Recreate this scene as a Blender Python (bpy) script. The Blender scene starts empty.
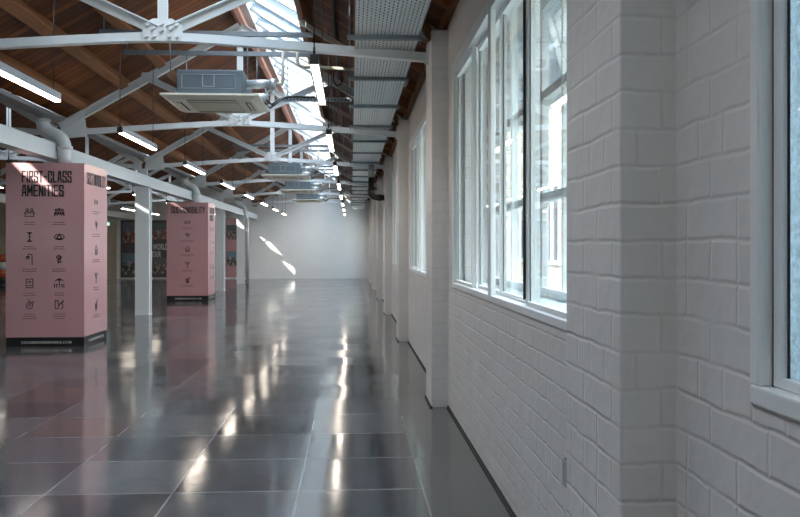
import bpy, bmesh, math, random
from mathutils import Vector, Matrix
random.seed(7)
S = bpy.context.scene
COL = S.collection
PI = math.pi

# ------------------------------------------------------------------ measures
EYE = 1.17                       # camera height
XW, XP = 0.71, 0.585             # right wall face, brick pier face
XC = -3.65                       # column row
XK = -1.40                       # ridge of the main bay
XK2 = -5.95                      # ridge of the side bay
PITCH = 4.2
TY = [6.17 + PITCH * k for k in range(6)]       # trusses
YFAR, YNEAR = 31.3, -7.0
XL = -12.6
SL = 0.58
def deck(X, xk=XK):              # underside of the roof boards
    return EYE + 3.0 - SL * abs(X - xk)
def raft(X, xk=XK):
    return EYE + 2.79 - SL * abs(X - xk)
def tie(X, xk=XK):
    return EYE + 1.572 - 0.073 * (math.sqrt((X - xk) ** 2 + 0.09) - 0.3)

# ------------------------------------------------------------------ materials
def nodes(name):
    m = bpy.data.materials.new(name); m.use_nodes = True
    nt = m.node_tree; nt.nodes.clear()
    out = nt.nodes.new('ShaderNodeOutputMaterial')
    return m, nt, out
def N(nt, t, **k):
    n = nt.nodes.new(t)
    for a, b in k.items(): setattr(n, a, b)
    return n
def math_(nt, op, a, b=None, c=None):
    n = N(nt, 'ShaderNodeMath', operation=op)
    for i, v in enumerate((a, b, c)):
        if v is None: continue
        if isinstance(v, (int, float)): n.inputs[i].default_value = v
        else: nt.links.new(v, n.inputs[i])
    return n.outputs[0]
def mixc(nt, f, a, b, blend='MIX'):
    n = N(nt, 'ShaderNodeMix', data_type='RGBA', blend_type=blend)
    for i, v in ((0, f), (6, a), (7, b)):
        if isinstance(v, (int, float)): n.inputs[i].default_value = v
        elif isinstance(v, tuple): n.inputs[i].default_value = (*v, 1) if len(v) == 3 else v
        else: nt.links.new(v, n.inputs[i])
    return n.outputs[2]
def bsdf(nt, out, col=None, rough=0.5, metal=0.0, spec=0.5):
    b = N(nt, 'ShaderNodeBsdfPrincipled')
    if col is not None:
        if isinstance(col, tuple): b.inputs['Base Color'].default_value = (*col, 1)
        else: nt.links.new(col, b.inputs['Base Color'])
    if isinstance(rough, (int, float)): b.inputs['Roughness'].default_value = rough
    else: nt.links.new(rough, b.inputs['Roughness'])
    b.inputs['Metallic'].default_value = metal
    b.inputs['Specular IOR Level'].default_value = spec
    nt.links.new(b.outputs[0], out.inputs[0])
    return b
def noise(nt, vec, scale, detail=3, rough=0.5):
    n = N(nt, 'ShaderNodeTexNoise'); n.inputs['Scale'].default_value = scale
    n.inputs['Detail'].default_value = detail; n.inputs['Roughness'].default_value = rough
    if vec is not None: nt.links.new(vec, n.inputs['Vector'])
    return n.outputs['Fac']
def pos(nt): return N(nt, 'ShaderNodeNewGeometry').outputs['Position']
def bump(nt, b, h, strength, dist):
    n = N(nt, 'ShaderNodeBump'); n.inputs['Strength'].default_value = strength
    n.inputs['Distance'].default_value = dist
    nt.links.new(h, n.inputs['Height']); nt.links.new(n.outputs[0], b.inputs['Normal'])
def plain(name, col, rough=0.5, metal=0.0, spec=0.5, var=0.12, sc=6.0, bmp=0.0):
    m, nt, out = nodes(name)
    p = pos(nt)
    f = noise(nt, p, sc, 4)
    c = mixc(nt, f, tuple(x * (1 - var) for x in col), tuple(min(1, x * (1 + var)) for x in col))
    b = bsdf(nt, out, c, rough, metal, spec)
    if bmp: bump(nt, b, noise(nt, p, sc * 12, 3), bmp, 0.004)
    return m
def emit(name, col, s):
    m, nt, out = nodes(name)
    e = N(nt, 'ShaderNodeEmission'); e.inputs[0].default_value = (*col, 1); e.inputs[1].default_value = s
    nt.links.new(e.outputs[0], out.inputs[0]); return m
def glass(name, tint=(0.93, 0.97, 0.98), frost=0.0, ior=1.5, wob=0.0):
    m, nt, out = nodes(name)
    t = N(nt, 'ShaderNodeBsdfTransparent'); t.inputs[0].default_value = (*tint, 1)
    g = N(nt, 'ShaderNodeBsdfGlossy'); g.inputs['Roughness'].default_value = 0.02
    g.inputs[0].default_value = (1, 1, 1, 1)
    lw = N(nt, 'ShaderNodeLayerWeight'); lw.inputs[0].default_value = 0.5
    fr = math_(nt, 'MULTIPLY_ADD', math_(nt, 'POWER', lw.outputs['Facing'], 5.0), 0.9, 0.03)     # Schlick, the same from both sides
    base = t.outputs[0]
    if frost:
        tr = N(nt, 'ShaderNodeBsdfTranslucent'); tr.inputs[0].default_value = (0.55, 0.63, 0.68, 1)
        mx = N(nt, 'ShaderNodeMixShader')
        f = noise(nt, pos(nt), 38, 5, 0.75)
        r = N(nt, 'ShaderNodeMapRange'); r.inputs[1].default_value = 0.35; r.inputs[2].default_value = 0.65
        r.inputs[3].default_value = frost - 0.3; r.inputs[4].default_value = min(1, frost + 0.25)
        nt.links.new(f, r.inputs[0]); nt.links.new(r.outputs[0], mx.inputs[0])
        nt.links.new(base, mx.inputs[1]); nt.links.new(tr.outputs[0], mx.inputs[2]); base = mx.outputs[0]
    if wob:
        bn = N(nt, 'ShaderNodeBump'); bn.inputs['Strength'].default_value = wob; bn.inputs['Distance'].default_value = 0.01
        nt.links.new(noise(nt, pos(nt), 1.5, 2), bn.inputs['Height']); nt.links.new(bn.outputs[0], g.inputs['Normal'])
    mx = N(nt, 'ShaderNodeMixShader')
    nt.links.new(fr, mx.inputs[0]); nt.links.new(base, mx.inputs[1]); nt.links.new(g.outputs[0], mx.inputs[2])
    nt.links.new(mx.outputs[0], out.inputs[0]); return m

def brick_mat(name, colA, colB, mortar, bw=0.225, bh=0.0815, z0=0.0445, mort=0.008, strength=0.42, dist=0.006, rough=0.55, paint=True):
    m, nt, out = nodes(name)
    geo = N(nt, 'ShaderNodeNewGeometry')
    sp = N(nt, 'ShaderNodeSeparateXYZ'); nt.links.new(geo.outputs['Position'], sp.inputs[0])
    sn = N(nt, 'ShaderNodeSeparateXYZ'); nt.links.new(geo.outputs['True Normal'], sn.inputs[0])
    isx = math_(nt, 'GREATER_THAN', math_(nt, 'ABSOLUTE', sn.outputs[0]), 0.6)
    u = math_(nt, 'ADD', math_(nt, 'MULTIPLY', sp.outputs[1], isx), math_(nt, 'MULTIPLY', sp.outputs[0], math_(nt, 'SUBTRACT', 1.0, isx)))
    v = math_(nt, 'SUBTRACT', sp.outputs[2], z0 - 8 * bh)
    nv = N(nt, 'ShaderNodeTexNoise'); nv.inputs['Scale'].default_value = 9; nv.inputs['Detail'].default_value = 3
    nt.links.new(geo.outputs['Position'], nv.inputs['Vector'])
    ns = N(nt, 'ShaderNodeSeparateXYZ'); nt.links.new(nv.outputs['Color'], ns.inputs[0])
    wob = 0.016
    u = math_(nt, 'ADD', u, math_(nt, 'MULTIPLY', math_(nt, 'SUBTRACT', ns.outputs[0], 0.5), wob))
    v = math_(nt, 'ADD', v, math_(nt, 'MULTIPLY', math_(nt, 'SUBTRACT', ns.outputs[1], 0.5), wob))
    cv = N(nt, 'ShaderNodeCombineXYZ'); nt.links.new(u, cv.inputs[0]); nt.links.new(v, cv.inputs[1])
    bt = N(nt, 'ShaderNodeTexBrick', offset=0.5, squash=0.5, squash_frequency=3)
    nt.links.new(cv.outputs[0], bt.inputs['Vector'])
    bt.inputs['Scale'].default_value = 1; bt.inputs['Mortar Size'].default_value = mort
    bt.inputs['Mortar Smooth'].default_value = 1.0; bt.inputs['Brick Width'].default_value = bw
    bt.inputs['Row Height'].default_value = bh; bt.inputs['Bias'].default_value = 0
    bt.inputs['Color1'].default_value = (*colA, 1); bt.inputs['Color2'].default_value = (*colB, 1)
    bt.inputs['Mortar'].default_value = (*mortar, 1)
    big = noise(nt, geo.outputs['Position'], 2.2, 4)
    c = mixc(nt, 0.35, bt.outputs['Color'], mixc(nt, big, (0.55,) * 3, (1.0,) * 3), 'MULTIPLY')
    b = bsdf(nt, out, c, rough, 0, 0.4)
    # relief: mortar recess fading in places, brick-to-brick unevenness, paint texture
    deep = math_(nt, 'MULTIPLY_ADD', noise(nt, geo.outputs['Position'], 5.0, 3), 2.6, -0.75)
    h = math_(nt, 'MULTIPLY', math_(nt, 'SUBTRACT', 1.0, bt.outputs['Fac']), deep)
    h = math_(nt, 'ADD', h, math_(nt, 'MULTIPLY', noise(nt, geo.outputs['Position'], 24, 4), 0.42))
    h = math_(nt, 'ADD', h, math_(nt, 'MULTIPLY', noise(nt, geo.outputs['Position'], 130, 3), 0.10))
    bump(nt, b, h, strength, dist)
    return m

def floor_mat():
    m, nt, out = nodes('slate_tile_floor')
    p = pos(nt)
    sp = N(nt, 'ShaderNodeSeparateXYZ'); nt.links.new(p, sp.inputs[0])
    T = 0.6
    u = math_(nt, 'DIVIDE', math_(nt, 'SUBTRACT', sp.outputs[0], 0.347), T)
    v = math_(nt, 'DIVIDE', math_(nt, 'SUBTRACT', sp.outputs[1], 3.95), T)
    def edge(w):
        fr = math_(nt, 'FRACT', w); return math_(nt, 'MINIMUM', fr, math_(nt, 'SUBTRACT', 1.0, fr))
    cell = N(nt, 'ShaderNodeCombineXYZ')
    nt.links.new(math_(nt, 'FLOOR', u), cell.inputs[0]); nt.links.new(math_(nt, 'FLOOR', v), cell.inputs[1])
    wn = N(nt, 'ShaderNodeTexWhiteNoise', noise_dimensions='2D'); nt.links.new(cell.outputs[0], wn.inputs['Vector'])
    # the strip by the wall is one run of screed without cross joints
    strip = math_(nt, 'GREATER_THAN', sp.outputs[0], 0.347)
    e = math_(nt, 'MINIMUM', edge(u), math_(nt, 'ADD', edge(v), strip))
    joint = math_(nt, 'LESS_THAN', e, 0.0075)
    r = math_(nt, 'MULTIPLY', wn.outputs['Value'], math_(nt, 'SUBTRACT', 1.0, strip))
    c = mixc(nt, r, (0.030, 0.032, 0.036), (0.088, 0.092, 0.098))
    cloud = noise(nt, p, 2.3, 5, 0.6)
    c = mixc(nt, 0.55, c, mixc(nt, cloud, (0.6, 0.6, 0.62), (1.35, 1.33, 1.3)), 'MULTIPLY')
    sw = N(nt, 'ShaderNodeSeparateXYZ'); nt.links.new(wn.outputs['Color'], sw.inputs[0])
    brown_tile = math_(nt, 'MULTIPLY', math_(nt, 'GREATER_THAN', sw.outputs[1], 0.72), math_(nt, 'LESS_THAN', sp.outputs[0], -0.9))  # some tiles on the left tinted brown
    c = mixc(nt, math_(nt, 'MULTIPLY', brown_tile, 0.55), c, (0.085, 0.050, 0.040))
    c = mixc(nt, strip, c, (0.085, 0.088, 0.085))
    jn = noise(nt, p, 3.0, 3)
    jc = mixc(nt, jn, (0.03, 0.03, 0.03), (0.30, 0.29, 0.28))
    c = mixc(nt, joint, c, jc)
    rn = noise(nt, p, 4.0, 4)
    rough = math_(nt, 'ADD', 0.05, math_(nt, 'ADD', math_(nt, 'MULTIPLY', rn, 0.09), math_(nt, 'MULTIPLY', r, 0.05)))
    b = bsdf(nt, out, c, rough, 0, 0.62)
    # each tile lies at its own very slight tilt
    g = N(nt, 'ShaderNodeNewGeometry')
    sc = N(nt, 'ShaderNodeVectorMath', operation='MULTIPLY_ADD')
    nt.links.new(wn.outputs['Color'], sc.inputs[0]); sc.inputs[1].default_value = (0.016, 0.016, 0); 
    ad = N(nt, 'ShaderNodeVectorMath', operation='ADD')
    sc.inputs[2].default_value = (-0.008, -0.008, 0)
    nt.links.new(sc.outputs[0], ad.inputs[0])
    bn = N(nt, 'ShaderNodeBump'); bn.inputs['Strength'].default_value = 0.25; bn.inputs['Distance'].default_value = 0.004
    hh = math_(nt, 'ADD', math_(nt, 'MULTIPLY', noise(nt, p, 3.5, 3), 1.0), math_(nt, 'MULTIPLY', joint, -0.4))
    nt.links.new(hh, bn.inputs['Height'])
    nt.links.new(bn.outputs[0], ad.inputs[1])
    nm = N(nt, 'ShaderNodeVectorMath', operation='NORMALIZE'); nt.links.new(ad.outputs[0], nm.inputs[0])
    nt.links.new(nm.outputs[0], b.inputs['Normal'])
    return m

def deck_mat():
    m, nt, out = nodes('roof_boards')
    p = pos(nt); sp = N(nt, 'ShaderNodeSeparateXYZ'); nt.links.new(p, sp.inputs[0])
    v = math_(nt, 'DIVIDE', sp.outputs[1], 0.125)
    fr = math_(nt, 'FRACT', v); e = math_(nt, 'MINIMUM', fr, math_(nt, 'SUBTRACT', 1.0, fr))
    gap = math_(nt, 'LESS_THAN', e, 0.055)
    wn = N(nt, 'ShaderNodeTexWhiteNoise', noise_dimensions='1D'); nt.links.new(math_(nt, 'FLOOR', v), wn.inputs['W'])
    mp = N(nt, 'ShaderNodeVectorMath', operation='MULTIPLY'); nt.links.new(p, mp.inputs[0]); mp.inputs[1].default_value = (1.2, 22, 1.2)
    gr = noise(nt, mp.outputs[0], 1.6, 5, 0.65)
    c = mixc(nt, wn.outputs['Value'], (0.085, 0.024, 0.005), (0.23, 0.074, 0.015))
    c = mixc(nt, gr, mixc(nt, 1.0, c, (0.45, 0.42, 0.4), 'MULTIPLY'), mixc(nt, 1.0, c, (1.45, 1.4, 1.35), 'MULTIPLY'))
    c = mixc(nt, gap, c, (0.012, 0.006, 0.003))
    b = bsdf(nt, out, c, 0.6, 0, 0.3)
    bump(nt, b, math_(nt, 'ADD', math_(nt, 'MULTIPLY', gap, -1.0), gr), 0.5, 0.008)
    return m
def timber_mat(name, ca, cb):
    m, nt, out = nodes(name)
    p = pos(nt)
    mp = N(nt, 'ShaderNodeVectorMath', operation='MULTIPLY'); nt.links.new(p, mp.inputs[0]); mp.inputs[1].default_value = (14, 0.9, 14)
    gr = noise(nt, mp.outputs[0], 2.0, 5, 0.6)
    b = bsdf(nt, out, mixc(nt, gr, ca, cb), 0.6, 0, 0.3)
    bump(nt, b, gr, 0.3, 0.004)
    return m
def tray_mat():
    m, nt, out = nodes('perforated_galvanised_tray')
    p = pos(nt); sp = N(nt, 'ShaderNodeSeparateXYZ'); nt.links.new(p, sp.inputs[0])
    u = math_(nt, 'DIVIDE', math_(nt, 'ADD', sp.outputs[0], 5.0), 0.0265); v = math_(nt, 'DIVIDE', math_(nt, 'ADD', sp.outputs[1], 20.0), 0.062)
    v = math_(nt, 'ADD', v, math_(nt, 'MULTIPLY', math_(nt, 'MODULO', math_(nt, 'FLOOR', u), 2.0), 0.5))
    fu = math_(nt, 'ABSOLUTE', math_(nt, 'SUBTRACT', math_(nt, 'FRACT', u), 0.5))
    fv = math_(nt, 'ABSOLUTE', math_(nt, 'SUBTRACT', math_(nt, 'FRACT', v), 0.5))
    hole = math_(nt, 'MULTIPLY', math_(nt, 'LESS_THAN', fu, 0.15), math_(nt, 'LESS_THAN', fv, 0.27))
    c = mixc(nt, noise(nt, p, 14, 3), (0.44, 0.45, 0.45), (0.58, 0.59, 0.59))
    b = bsdf(nt, out, c, 0.5, 0.35)
    t = N(nt, 'ShaderNodeBsdfTransparent'); mx = N(nt, 'ShaderNodeMixShader')
    nt.links.new(hole, mx.inputs[0]); nt.links.new(b.outputs[0], mx.inputs[1]); nt.links.new(t.outputs[0], mx.inputs[2])
    nt.links.new(mx.outputs[0], out.inputs[0]); return m
def photo_mat(name, sky, mid, low, sc):
    # a printed town view: pale sky over blocks of roofs and walls
    m, nt, out = nodes(name)
    tc = N(nt, 'ShaderNodeTexCoord'); sp = N(nt, 'ShaderNodeSeparateXYZ'); nt.links.new(tc.outputs['Generated'], sp.inputs[0])
    vo = N(nt, 'ShaderNodeTexVoronoi', distance='CHEBYCHEV'); vo.inputs['Scale'].default_value = sc
    nt.links.new(tc.outputs['Generated'], vo.inputs['Vector'])
    s2 = N(nt, 'ShaderNodeSeparateXYZ'); nt.links.new(vo.outputs['Color'], s2.inputs[0])
    ground = mixc(nt, s2.outputs[0], mid, low)
    ground = mixc(nt, math_(nt, 'GREATER_THAN', s2.outputs[1], 0.7), ground, (0.35, 0.3, 0.27))
    line = math_(nt, 'ADD', 0.52, math_(nt, 'MULTIPLY', math_(nt, 'SUBTRACT', s2.outputs[2], 0.5), 0.35))
    c = mixc(nt, math_(nt, 'GREATER_THAN', sp.outputs[2], line), ground, sky)
    bsdf(nt, out, c, 0.5); return m

M = {}
M['brick'] = brick_mat('white_painted_brick', (0.75, 0.725, 0.70), (0.78, 0.755, 0.73), (0.73, 0.705, 0.68))
M['facade'] = brick_mat('stock_brick', (0.74, 0.64, 0.50), (0.84, 0.76, 0.62), (0.6, 0.56, 0.5), bh=0.15, bw=0.45, mort=0.02, strength=0.4, dist=0.01)
M['plaster'] = plain('white_plaster', (0.82, 0.825, 0.825), 0.6, 0, 0.3, 0.04, 3)
M['cream'] = plain('cream_paint', (0.66, 0.57, 0.44), 0.5, 0, 0.4, 0.04, 3)
M['floor'] = floor_mat()
M['deck'] = deck_mat()
M['timber'] = timber_mat('brown_timber', (0.14, 0.056, 0.021), (0.31, 0.132, 0.052))
M['redwood'] = timber_mat('reddish_timber', (0.13, 0.045, 0.025), (0.24, 0.10, 0.06))
M['steel'] = plain('white_painted_steel', (0.60, 0.63, 0.64), 0.38, 0, 0.5, 0.06, 9)
M['galv'] = plain('galvanised_steel', (0.34, 0.37, 0.39), 0.45, 0.4, 0.5, 0.18, 22)
M['strut'] = plain('grey_strut_steel', (0.16, 0.18, 0.195), 0.45, 0.4, 0.5, 0.2, 22)
M['tray'] = tray_mat()
M['pink'] = plain('pink_board', (0.50, 0.27, 0.285), 0.26, 0, 0.5, 0.03, 4)
M['black'] = plain('black_print', (0.012, 0.012, 0.012), 0.45, 0, 0.4, 0.1)
M['plinth'] = plain('black_plinth', (0.012, 0.011, 0.012), 0.4, 0, 0.3, 0.1)
M['caption'] = plain('brown_small_print', (0.13, 0.055, 0.055), 0.5)
M['whiteprint'] = plain('white_print', (0.62, 0.60, 0.58), 0.5)
M['greyprint'] = plain('pale_print', (0.36, 0.35, 0.35), 0.5)
M['blackplastic'] = plain('black_plastic', (0.012, 0.012, 0.013), 0.4, 0, 0.5, 0.1)
M['lamp_body'] = plain('grey_lamp_housing', (0.20, 0.21, 0.215), 0.4, 0.2)
M['lamp'] = emit('warm_diffuser', (1.0, 0.87, 0.73), 10.5)
M['ac_panel'] = plain('cream_white_plastic', (0.66, 0.62, 0.54), 0.4, 0, 0.5, 0.03)
M['ac_body'] = plain('zinc_casing', (0.085, 0.112, 0.132), 0.45, 0.15, 0.5, 0.05, 4)
M['ac_dark'] = plain('shadow_slot', (0.06, 0.05, 0.042), 0.6)
M['ac_grille'] = plain('grille_plastic', (0.36, 0.325, 0.28), 0.5)
M['frame'] = plain('white_window_frame', (0.80, 0.82, 0.82), 0.35, 0, 0.5, 0.03)
M['frame_grey'] = plain('grey_outer_frame', (0.70, 0.73, 0.74), 0.45, 0, 0.5, 0.08)  # slightly greyer paint of the outer window
M['gasket'] = plain('black_gasket', (0.01, 0.01, 0.01), 0.6)
M['glass'] = glass('clear_glass')
M['roofglass'] = glass('roof_glass', (0.93, 0.96, 0.98))
M['obscure'] = glass('obscured_glass', (0.90, 0.95, 0.98), frost=0.68)
M['lead'] = plain('lead_grey_bar', (0.26, 0.29, 0.31), 0.5)
M['paint'] = plain('off_white_paint', (0.70, 0.68, 0.655), 0.45, 0, 0.4, 0.03)
M['gap'] = plain('dark_floor_gap', (0.02, 0.018, 0.016), 0.9)
M['pipe_beige'] = plain('beige_pipe', (0.46, 0.42, 0.35), 0.5)
M['mural'] = plain('charcoal_board', (0.085, 0.089, 0.093), 0.45, 0, 0.5, 0.06)
M['photo_a'] = photo_mat('print_red_houses', (0.16, 0.19, 0.22), (0.35, 0.12, 0.08), (0.06, 0.05, 0.05), 7)
M['photo_b'] = photo_mat('print_dome', (0.15, 0.22, 0.29), (0.12, 0.10, 0.09), (0.04, 0.04, 0.045), 6)
M['photo_c'] = photo_mat('print_roofs', (0.12, 0.15, 0.17), (0.30, 0.13, 0.10), (0.05, 0.06, 0.05), 8)
M['photo_d'] = photo_mat('print_skyline', (0.13, 0.15, 0.16), (0.20, 0.12, 0.10), (0.05, 0.05, 0.05), 9)
M['orange'] = plain('orange_plastic', (0.55, 0.11, 0.03), 0.4)
M['white'] = plain('white_plastic', (0.72, 0.72, 0.70), 0.4)
M['exit'] = emit('exit_sign_green', (0.55, 0.95, 0.80), 0.6)
M['asphalt'] = plain('yard_paving', (0.30, 0.29, 0.27), 0.8, 0, 0.3, 0.15, 3, 0.3)
M['winglass'] = plain('dark_window', (0.05, 0.06, 0.08), 0.1)
M['roof_out'] = plain('roof_covering', (0.12, 0.12, 0.13), 0.7)

# ------------------------------------------------------------------ mesh building
class MB:
    def __init__(s): s.bm = bmesh.new()
    def hexa(s, c):
        v = [s.bm.verts.new(p) for p in c]
        for f in ((0, 3, 2, 1), (4, 5, 6, 7), (0, 1, 5, 4), (1, 2, 6, 5), (2, 3, 7, 6), (3, 0, 4, 7)):
            s.bm.faces.new([v[i] for i in f])
        return s
    def box(s, x0, x1, y0, y1, z0, z1):
        return s.hexa([(x0, y0, z0), (x1, y0, z0), (x1, y1, z0), (x0, y1, z0), (x0, y0, z1), (x1, y0, z1), (x1, y1, z1), (x0, y1, z1)])
    def bar(s, a, b, w, h, up=(0, 0, 1)):
        a, b = Vector(a), Vector(b); d = (b - a).normalized(); up = Vector(up)
        if abs(d.dot(up)) > 0.99: up = Vector((0, 1, 0))
        sd = d.cross(up).normalized() * (w / 2); u = sd.cross(d).normalized() * (h / 2)
        return s.hexa([a - sd - u, a + sd - u, b + sd - u, b - sd - u, a - sd + u, a + sd + u, b + sd + u, b - sd + u])
    def channel(s, a, b, w, h, t=0.008, up=(0, 0, 1)):      # an I-section
        a, b = Vector(a), Vector(b); d = (b - a).normalized(); up = Vector(up)
        if abs(d.dot(up)) > 0.99: up = Vector((0, 1, 0))
        sd = d.cross(up).normalized(); u = sd.cross(d).normalized()
        s.bar(a + u * (h / 2 - t / 2), b + u * (h / 2 - t / 2), w, t, up); s.bar(a - u * (h / 2 - t / 2), b - u * (h / 2 - t / 2), w, t, up)
        return s.bar(a, b, t, h - 2 * t, up)
    def tube(s, pts, r, seg=10, cap=True):
        pts = [Vector(p) for p in pts]; rings = []
        rr = r if isinstance(r, (list, tuple)) else [r] * len(pts)
        ref = None
        for i, p in enumerate(pts):
            d = (pts[min(i + 1, len(pts) - 1)] - pts[max(i - 1, 0)]).normalized()
            if ref is None: ref = Vector((0, 0, 1)) if abs(d.z) < 0.9 else Vector((0, 1, 0))
            x = (ref - d * ref.dot(d)).normalized(); ref = x; y = d.cross(x)
            rings.append([s.bm.verts.new(p + (x * math.cos(2 * PI * k / seg) + y * math.sin(2 * PI * k / seg)) * rr[i]) for k in range(seg)])
        for a, b in zip(rings, rings[1:]):
            for k in range(seg):
                f = s.bm.faces.new((a[k], a[(k + 1) % seg], b[(k + 1) % seg], b[k])); f.smooth = True
        if cap: s.bm.faces.new(list(reversed(rings[0]))); s.bm.faces.new(rings[-1])
        return s
    def quad(s, *p): s.bm.faces.new([s.bm.verts.new(q) for q in p]); return s
    def poly(s, pts, n, t):                 # outline extruded by t along n
        a = [s.bm.verts.new(p) for p in pts]; b = [s.bm.verts.new(Vector(p) + Vector(n) * t) for p in pts]
        s.bm.faces.new(list(reversed(a))); s.bm.faces.new(b)
        for i in range(len(a)): s.bm.faces.new((a[i], a[(i + 1) % len(a)], b[(i + 1) % len(a)], b[i]))
        return s
    def build(s, name, mat, parent=None, bevel=0.0, loc=(0, 0, 0)):
        bmesh.ops.recalc_face_normals(s.bm, faces=s.bm.faces[:])
        if bevel: bmesh.ops.bevel(s.bm, geom=[e for e in s.bm.edges if len(e.link_faces) == 2 and e.calc_face_angle(0) > 0.5], offset=bevel, segments=2, affect='EDGES', profile=0.6)
        me = bpy.data.meshes.new(name); s.bm.to_mesh(me); s.bm.free()
        me.materials.append(mat)
        o = bpy.data.objects.new(name, me); COL.objects.link(o); o.location = loc
        if parent: o.parent = parent
        return o
def tag(o, label=None, cat=None, group=None, kind=None):
    if label: o['label'] = label
    if cat: o['category'] = cat
    if group: o['group'] = group
    if kind: o['kind'] = kind
    return o
def thing(name, label, cat, loc=(0, 0, 0), group=None):
    o = bpy.data.objects.new(name, None); COL.objects.link(o); o.location = loc; o.empty_display_size = 0.1
    return tag(o, label, cat, group)
def copy_tree(o, loc=None, parent=None):
    c = o.copy(); COL.objects.link(c)
    if parent: c.parent = parent
    if loc is not None: c.location = loc
    for ch in list(o.children): copy_tree(ch, None, c)
    return c
def struct(o): o['kind'] = 'structure'; return o
ORD = ['nearest', 'second', 'third', 'fourth', 'fifth', 'sixth', 'seventh', 'eighth', 'ninth', 'tenth']

# ------------------------------------------------------------------ room shell
struct(MB().box(XL, XW + 0.3, YNEAR, YFAR, -0.2, 0.0).build('floor', M['floor']))
WZ = 2.94
ZS, ZH = 0.925, 2.43                 # window sill and head
WC = [-0.155] + [-0.07 + PITCH * k for k in range(1, 8)]        # window centres
HW = 1.56
wr = MB(); y = YNEAR
for c in WC:
    if c + HW > YFAR: break
    wr.box(XW, XW + 0.34, y, c - HW, 0, WZ)
    wr.box(XW, XW + 0.34, c - HW, c + HW, 0, ZS - 0.03)
    wr.box(XW, XW + 0.34, c - HW, c + HW, ZH + 0.03, WZ)
    y = c + HW
wr.box(XW, XW + 0.34, y, YFAR + 0.3, 0, WZ)
struct(wr.build('wall_right', M['brick']))
PYS = [-2.23 + PITCH * k for k in range(8)]
n = 1
for py_ in PYS:
    p = MB().box(XP, XW + 0.02, py_ - 0.225, py_ + 0.225, 0, EYE + 1.60).build('trim_%d' % n, M['brick'], None, 0.006)
    struct(p); n += 1
# dark strip standing in for the shadow gap along wall and piers
gp = MB()
yy = YNEAR
for py_ in PYS:
    gp.box(XW - 0.012, XW + 0.01, yy, py_ - 0.225, 0, 0.014); yy = py_ + 0.225
    gp.box(XP - 0.010, XP + 0.01, py_ - 0.225, py_ + 0.225, 0, 0.012)
gp.box(XW - 0.012, XW + 0.01, yy, YFAR, 0, 0.014)
struct(gp.build('shadow_gap_right', M['gap']))

# gable walls
def gable(y0, y1, name):
    g = MB()
    prof = [(XL - 0.3, -0.02)]
    for X, xk in ((XW + 0.34, XK), (XK, XK), ((XK + XK2) / 2 + 0.02, XK), (XK2, XK2), (-8.225, XK2), (-10.5, -10.5), (XL - 0.3, -10.5)):
        pass
    pts = [(XL - 0.3, 0), (XW + 0.34, 0), (XW + 0.34, deck(XW + 0.34) + 0.02), (XK, deck(XK) + 0.02), (-3.675, deck(-3.675) + 0.02), (XK2, deck(XK2, XK2) + 0.02),
           (-8.225, deck(-8.225, XK2) + 0.02), (-10.5, deck(-10.5, -10.5) + 0.02), (XL - 0.3, deck(XL - 0.3, -10.5) + 0.02)]
    g.poly([(x, y0, z) for x, z in pts], (0, 1, 0), y1 - y0)
    return struct(g.build(name, M['plaster']))
gable(YFAR, YFAR + 0.3, 'wall_far'); 
nw = MB()                                  # unseen wall behind the camera; its windows are added to let in more light
NB = [(-11.6, -8.8), (-7.6, -4.4), (-2.7, -1.2)]
x = XL - 0.3
for a, b in NB:
    nw.box(x, a, YNEAR - 0.3, YNEAR, 0, 2.7); nw.box(a, b, YNEAR - 0.3, YNEAR, 0, 0.4); x = b
nw.box(x, XW + 0.34, YNEAR - 0.3, YNEAR, 0, 2.7)
nw.poly([(px, YNEAR - 0.3, pz) for px, pz in ((XL - 0.3, 2.7), (XW + 0.34, 2.7), (XW + 0.34, deck(XW + 0.34) + 0.02), (XK, deck(XK) + 0.02), (-3.675, deck(-3.675) + 0.02), (XK2, deck(XK2, XK2) + 0.02), (-8.225, deck(-8.225, XK2) + 0.02), (-10.5, deck(-10.5, -10.5) + 0.02), (XL - 0.3, deck(XL - 0.3, -10.5) + 0.02))], (0, 1, 0), 0.3)
struct(nw.build('wall_near', M['plaster']))
for i, (a, b) in enumerate(NB):
    r = thing('window_%d' % (40 + i), None, None, (a, YNEAR - 0.15, 0.4)); struct(r)
    f = MB()
    for t in (0.03, (b - a) / 3, 2 * (b - a) / 3, b - a - 0.03): f.box(t - 0.03, t + 0.03, -0.03, 0.03, 0, 2.3)
    for z in (0.03, 2.27): f.box(0, b - a, -0.03, 0.03, z - 0.03, z + 0.03)
    f.build('window_frame', M['frame'], r)
    MB().box(0.03, b - a - 0.03, -0.003, 0.003, 0.03, 2.27).build('pane', M['glass'], r)

wl = MB(); y = YNEAR
LWC = [-1 + 5 * k for k in range(5)]
for c in LWC:
    wl.box(XL - 0.3, XL, y, c - 1.4, 0, 2.96); wl.box(XL - 0.3, XL, c - 1.4, c + 1.4, 0, 1.0); wl.box(XL - 0.3, XL, c - 1.4, c + 1.4, 2.3, 2.96); y = c + 1.4
wl.box(XL - 0.3, XL, y, YFAR, 0, 2.96)
struct(wl.build('wall_left', M['cream']))

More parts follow.
